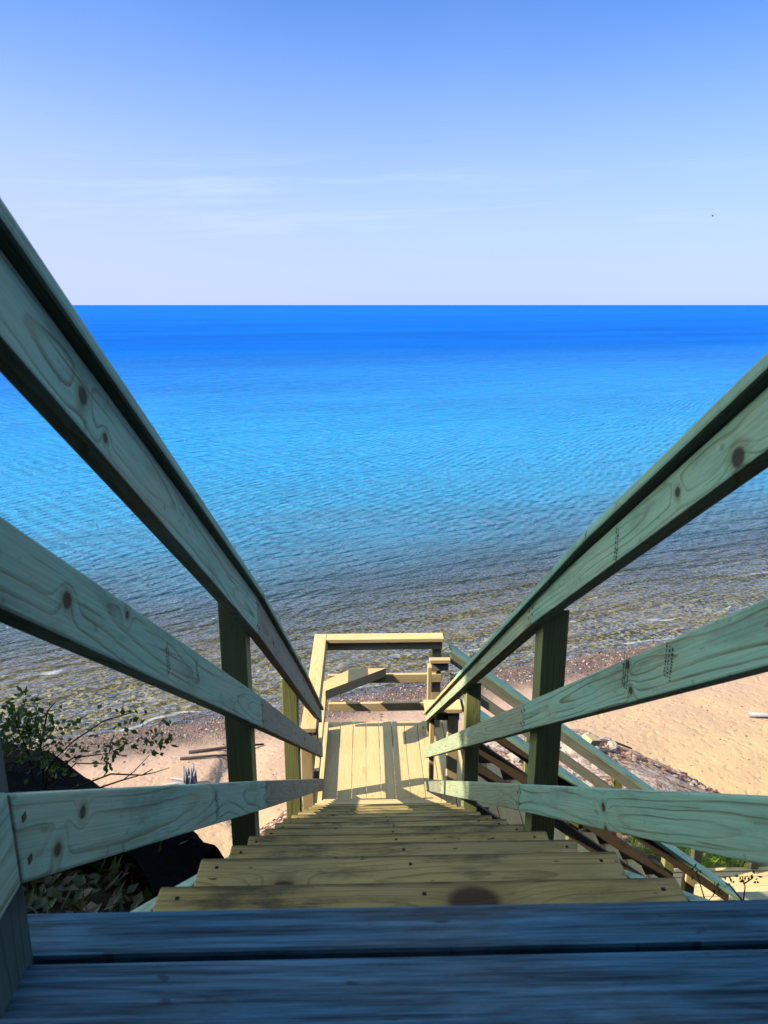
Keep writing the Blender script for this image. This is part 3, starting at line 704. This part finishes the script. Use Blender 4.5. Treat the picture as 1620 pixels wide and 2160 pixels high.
# rubble, driftwood, stump
ROCK, n = new_mat('pale_rock')
P = n.n('ShaderNodeTexCoord').outputs['Object']
n.out(n.bsdf(n.mix(n.noise(P, 6., 5., .6), (.62, .54, .46), (.44, .35, .28)), .9, .2, n.bump(n.noise(P, 12., 5.), .8, .03)))
def rock_mesh(name, r, seed):
    b = bmesh.new(); bmesh.ops.create_icosphere(b, subdivisions=3, radius=1.)
    for v in b.verts:
        c_ = v.co.copy(); f = 1+.45*mnoise.noise(c_*1.1+Vector((seed, 0, 0)))+.22*mnoise.noise(c_*2.7+Vector((0, seed, 0)))
        q = Vector([round(t*2.2)/2.2 for t in c_]); v.co = (c_*.6+q*.4)*f*r; v.co.z *= .7
    me = bpy.data.meshes.new(name); b.to_mesh(me); b.free(); me.materials.append(ROCK); return me
rm = [rock_mesh('rock', 1., k*3.3) for k in range(5)]
for k in range(34):
    if k < 24: x, y = random.gauss(3.75, .42), random.gauss(11.9, .7)
    else: x, y = random.gauss(2.5, .6), random.gauss(11.2, .9)
    o = bpy.data.objects.new('rock', rm[k % 5]); COL.objects.link(o); s = random.uniform(.06, .15)
    o.scale = (s*random.uniform(.8, 1.3), s, s*random.uniform(.8, 1.2)); o.rotation_euler = (random.uniform(-.4, .4), random.uniform(-.4, .4), random.uniform(0, 6))
    o.location = (x, y, max(bluff_z(x, y), beach_z(x, y))+s*.25)
    tag(o, 'pale lump of rubble in the heap behind the lower stairs', 'rock', 'rubble lumps behind the lower stairs')
bl_ = MB().box((-.14, -.10, -.09), (.14, .10, .11), 'x', .012).build('wood_block', NEW); bl_.location = (3.83, 11.7, max(bluff_z(3.83, 11.7), beach_z(3.83, 11.7))+.14); bl_.rotation_euler = (.2, .35, .6)
tag(bl_, 'short square timber offcut lying on the pale rubble', 'timber')

DRIFT, n_ = new_mat('grey_driftwood'); n_.out(n_.bsdf(n_.mix(n_.noise(n_.n('ShaderNodeTexCoord').outputs['Object'], 20., 5.), (.50, .48, .50), (.30, .27, .26)), .85, .2))
DARKW, n_ = new_mat('dark_driftwood'); n_.out(n_.bsdf(n_.mix(n_.noise(n_.n('ShaderNodeTexCoord').outputs['Object'], 20., 5.), (.05, .045, .06), (.10, .075, .06)), .85, .2))
def ground(x, y): return max(bluff_z(x, y), beach_z(x, y))
V = []; F = []; bx_, by_ = -3.32, 12.15; bz = ground(bx_, by_)
tube(V, F, [(bx_, by_, bz-.1), (bx_+.01, by_, bz+.12), (bx_, by_, bz+.22)], .13, .09, 9)
for k in range(6):
    t = k*1.05; r_ = .085
    tube(V, F, [(bx_+r_*math.cos(t), by_+r_*math.sin(t), bz+.1), (bx_+1.1*r_*math.cos(t), by_+1.1*r_*math.sin(t), bz+.27), (bx_+1.25*r_*math.cos(t), by_+1.2*r_*math.sin(t), bz+random.uniform(.33, .46))], .045, .014, 6)
for k in range(4):
    t = 2.4+k*.55
    tube(V, F, [(bx_, by_, bz+.03), (bx_+.22*math.cos(t), by_+.2*math.sin(t), bz+.05), (bx_+random.uniform(.4, .7)*math.cos(t), by_+.42*math.sin(t), bz-.01)], .05, .015, 6)
tag(mesh_obj('driftwood_stump', V, F, DRIFT, None, True), 'bleached grey splintered stump on the sand left of the stairs', 'stump')
def log(pts, r0, r1, mat, label):
    V = []; F = []; tube(V, F, [(x, y, ground(x, y)+dz) for x, y, dz in pts], r0, r1, 8)
    tag(mesh_obj('driftwood_branch', V, F, mat, None, True), label, 'driftwood')
log([(4.35, 12.75, .06), (4.62, 12.66, .10), (4.95, 12.62, .05)], .035, .015, DARKW, 'small dark forked stick at the edge of the reddish gravel')
log([(8.0, 14.15, .05), (8.35, 14.0, .08), (8.8, 13.9, .03)], .06, .03, DRIFT, 'grey driftwood log on the sand close to the photo\'s right edge')
log([(-3.65, 13.45, .03), (-3.0, 13.55, .05), (-2.2, 13.75, .03)], .035, .02, DARKW, 'upper of two dark straight rods added as shadow lines on the pink sand left of the stairs')  # this and the next: dark rods added in place of cast shadow lines
log([(-3.75, 13.15, .03), (-3.1, 13.22, .05), (-2.35, 13.42, .03)], .03, .018, DARKW, 'lower of two dark straight rods added as shadow lines on the pink sand left of the stairs')

# pebbles: along the waterline and the foot of the rubble
PEB, n = new_mat('pebble_stone')
rn = n.n('ShaderNodeNewGeometry').outputs['Random Per Island']
n.out(n.bsdf(n.ramp(rn, [(0., (.03, .025, .025)), (.25, (.20, .09, .05)), (.5, (.32, .17, .11)), (.75, (.42, .30, .24)), (1., (.48, .40, .34))]), .6, .4))
b0 = bmesh.new(); bmesh.ops.create_icosphere(b0, subdivisions=1, radius=1.); IV = [v.co.copy() for v in b0.verts]; IF = [[v.index for v in f.verts] for f in b0.faces]; b0.free()
V = []; F = []
def peb(x, y, s, lift=.2):
    z = ground(x, y)+s*lift; b = len(V); sx, sy, sz = s*random.uniform(.7, 1.4), s*random.uniform(.7, 1.3), s*random.uniform(.4, .8); a_ = random.uniform(0, 6); ca, sa = math.cos(a_), math.sin(a_)
    for p in IV: V.append((x+p.x*sx*ca-p.y*sy*sa, y+p.x*sx*sa+p.y*sy*ca, z+p.z*sz))
    F.extend([tuple(b+i for i in f) for f in IF])
for k in range(2600):
    x = random.uniform(-8, 9); c_ = random.gauss(-.55, .5); y = 16.55+.3*x+c_
    peb(x, y, random.choice((.012, .015, .02, .025, .03)))
foot = [(3.2, 14.1), (3.97, 13.6), (4.41, 12.75), (4.80, 11.95), (5.5, 11.6), (6.4, 11.3)]
for k in range(800):
    i = random.randrange(len(foot)-1); t = random.random(); x = foot[i][0]*(1-t)+foot[i+1][0]*t-abs(random.gauss(0, .22)); y = foot[i][1]*(1-t)+foot[i+1][1]*t-random.gauss(.05, .18)
    peb(x, y, random.choice((.015, .02, .03, .04, .055)))
for k in range(500): peb(random.uniform(-7, 9), random.uniform(10.5, 15), random.choice((.008, .012, .018)))
tag(mesh_obj('pebbles', V, F, PEB), 'brown and red pebbles along the waterline and the foot of the rubble', 'pebbles', kind='stuff')

# bird, far over the lake
BIRDM, n_ = new_mat('bird_feather'); n_.out(n_.bsdf((.05, .05, .06), .8, .1))
b = bmesh.new(); bmesh.ops.create_uvsphere(b, u_segments=10, v_segments=6, radius=.5)
for v in b.verts: v.co = Vector((v.co.x*.16, v.co.y*.62, v.co.z*.15))
for s in (-1, 1):
    A = [b.verts.new(p) for p in ((0, .10, .03), (s*.28, .16, .16), (s*.58, -.02, .08), (s*.28, -.06, .15), (0, -.12, .03))]
    b.faces.new(A[:4]); b.faces.new((A[0], A[3], A[4]))
    bt = [b.verts.new((v.co.x, v.co.y, v.co.z-.015)) for v in A]; b.faces.new(bt[:4][::-1]); b.faces.new((bt[4], bt[3], bt[0]))
me = bpy.data.meshes.new('bird'); b.to_mesh(me); b.free()
bo = link('bird', me, BIRDM); bo.location = (87.1, 200, 21.4); bo.rotation_euler = (.1, .35, 1.2)
tag(bo, 'tiny dark bird flying far out above the horizon', 'bird')

# trees standing on the bluff behind, which shade the upper flight
def tree(base, cc, rad, nl, label):
    e = empty('tree', base, label, 'tree', 'trees on the bluff behind'); V = []; F = []
    bz = Vector(base); c_ = Vector(cc)
    tube(V, F, [bz+Vector((0, 0, -1)), bz+(c_-bz)*.35+rv()*.1, bz+(c_-bz)*.75, c_+Vector((0, 0, rad[2]*.5))], .22, .05, 9)
    for k in range(12):
        t = random.uniform(.45, .95); p = bz+(c_-bz)*t; d = rv(); d.z = abs(d.z)*.5
        tube(V, F, [p, p+Vector((d.x*rad[0], d.y*rad[1], d.z*rad[2]))*.45, p+Vector((d.x*rad[0], d.y*rad[1], d.z*rad[2]+.3))*.85], .06, .012, 5)
    mesh_obj('trunk', V, F, BARK, e); V = []; F = []
    for k in range(nl):
        d = rv(); r_ = random.random()**.3
        lob = 1+.16*mnoise.noise(d*2.3+Vector(base))
        p = c_+Vector((d.x*rad[0], d.y*rad[1], d.z*rad[2]))*r_*lob
        leaf(V, F, p, rv(), rv(), random.uniform(.22, .42), random.uniform(.07, .12))
    mesh_obj('crown', V, F, TREEL, e)
tree((-9.2, -.9, -1.2), (-9.2, -1.8, 5.7), (1.8, 2.9, 2.9), 13000, 'tree with a bare trunk and dense crown at the edge of the bluff')
tree((-9.4, -5.2, -1.1), (-9.4, -5.0, 5.2), (2.2, 3.0, 3.4), 5000, 'broad dense tree farther back on the left of the bluff')
tree((-5.6, -7., -1.0), (-5.6, -7., 6.2), (2.8, 2.2, 7.6), 7500, 'dense tree behind the deck, next to the broad one on the left')
tree((-1.9, -7., -1.0), (-1.9, -7., 6.2), (2.8, 2.2, 7.6), 7500, 'dense tree straight behind the deck')
tree((2.0, -7., -1.0), (2.0, -7., 6.2), (2.8, 2.2, 7.6), 7500, 'dense tree behind the deck just right of its middle')
tree((5.8, -7., -1.0), (5.8, -7., 6.2), (2.8, 2.2, 7.6), 7500, 'dense tree behind the deck at the right end of the row')
tree((9.5, -4.6, -1.2), (9.5, -4.6, 5.0), (2.6, 2.8, 6.2), 5000, 'dense tree on the right of the deck, apart from the row behind')
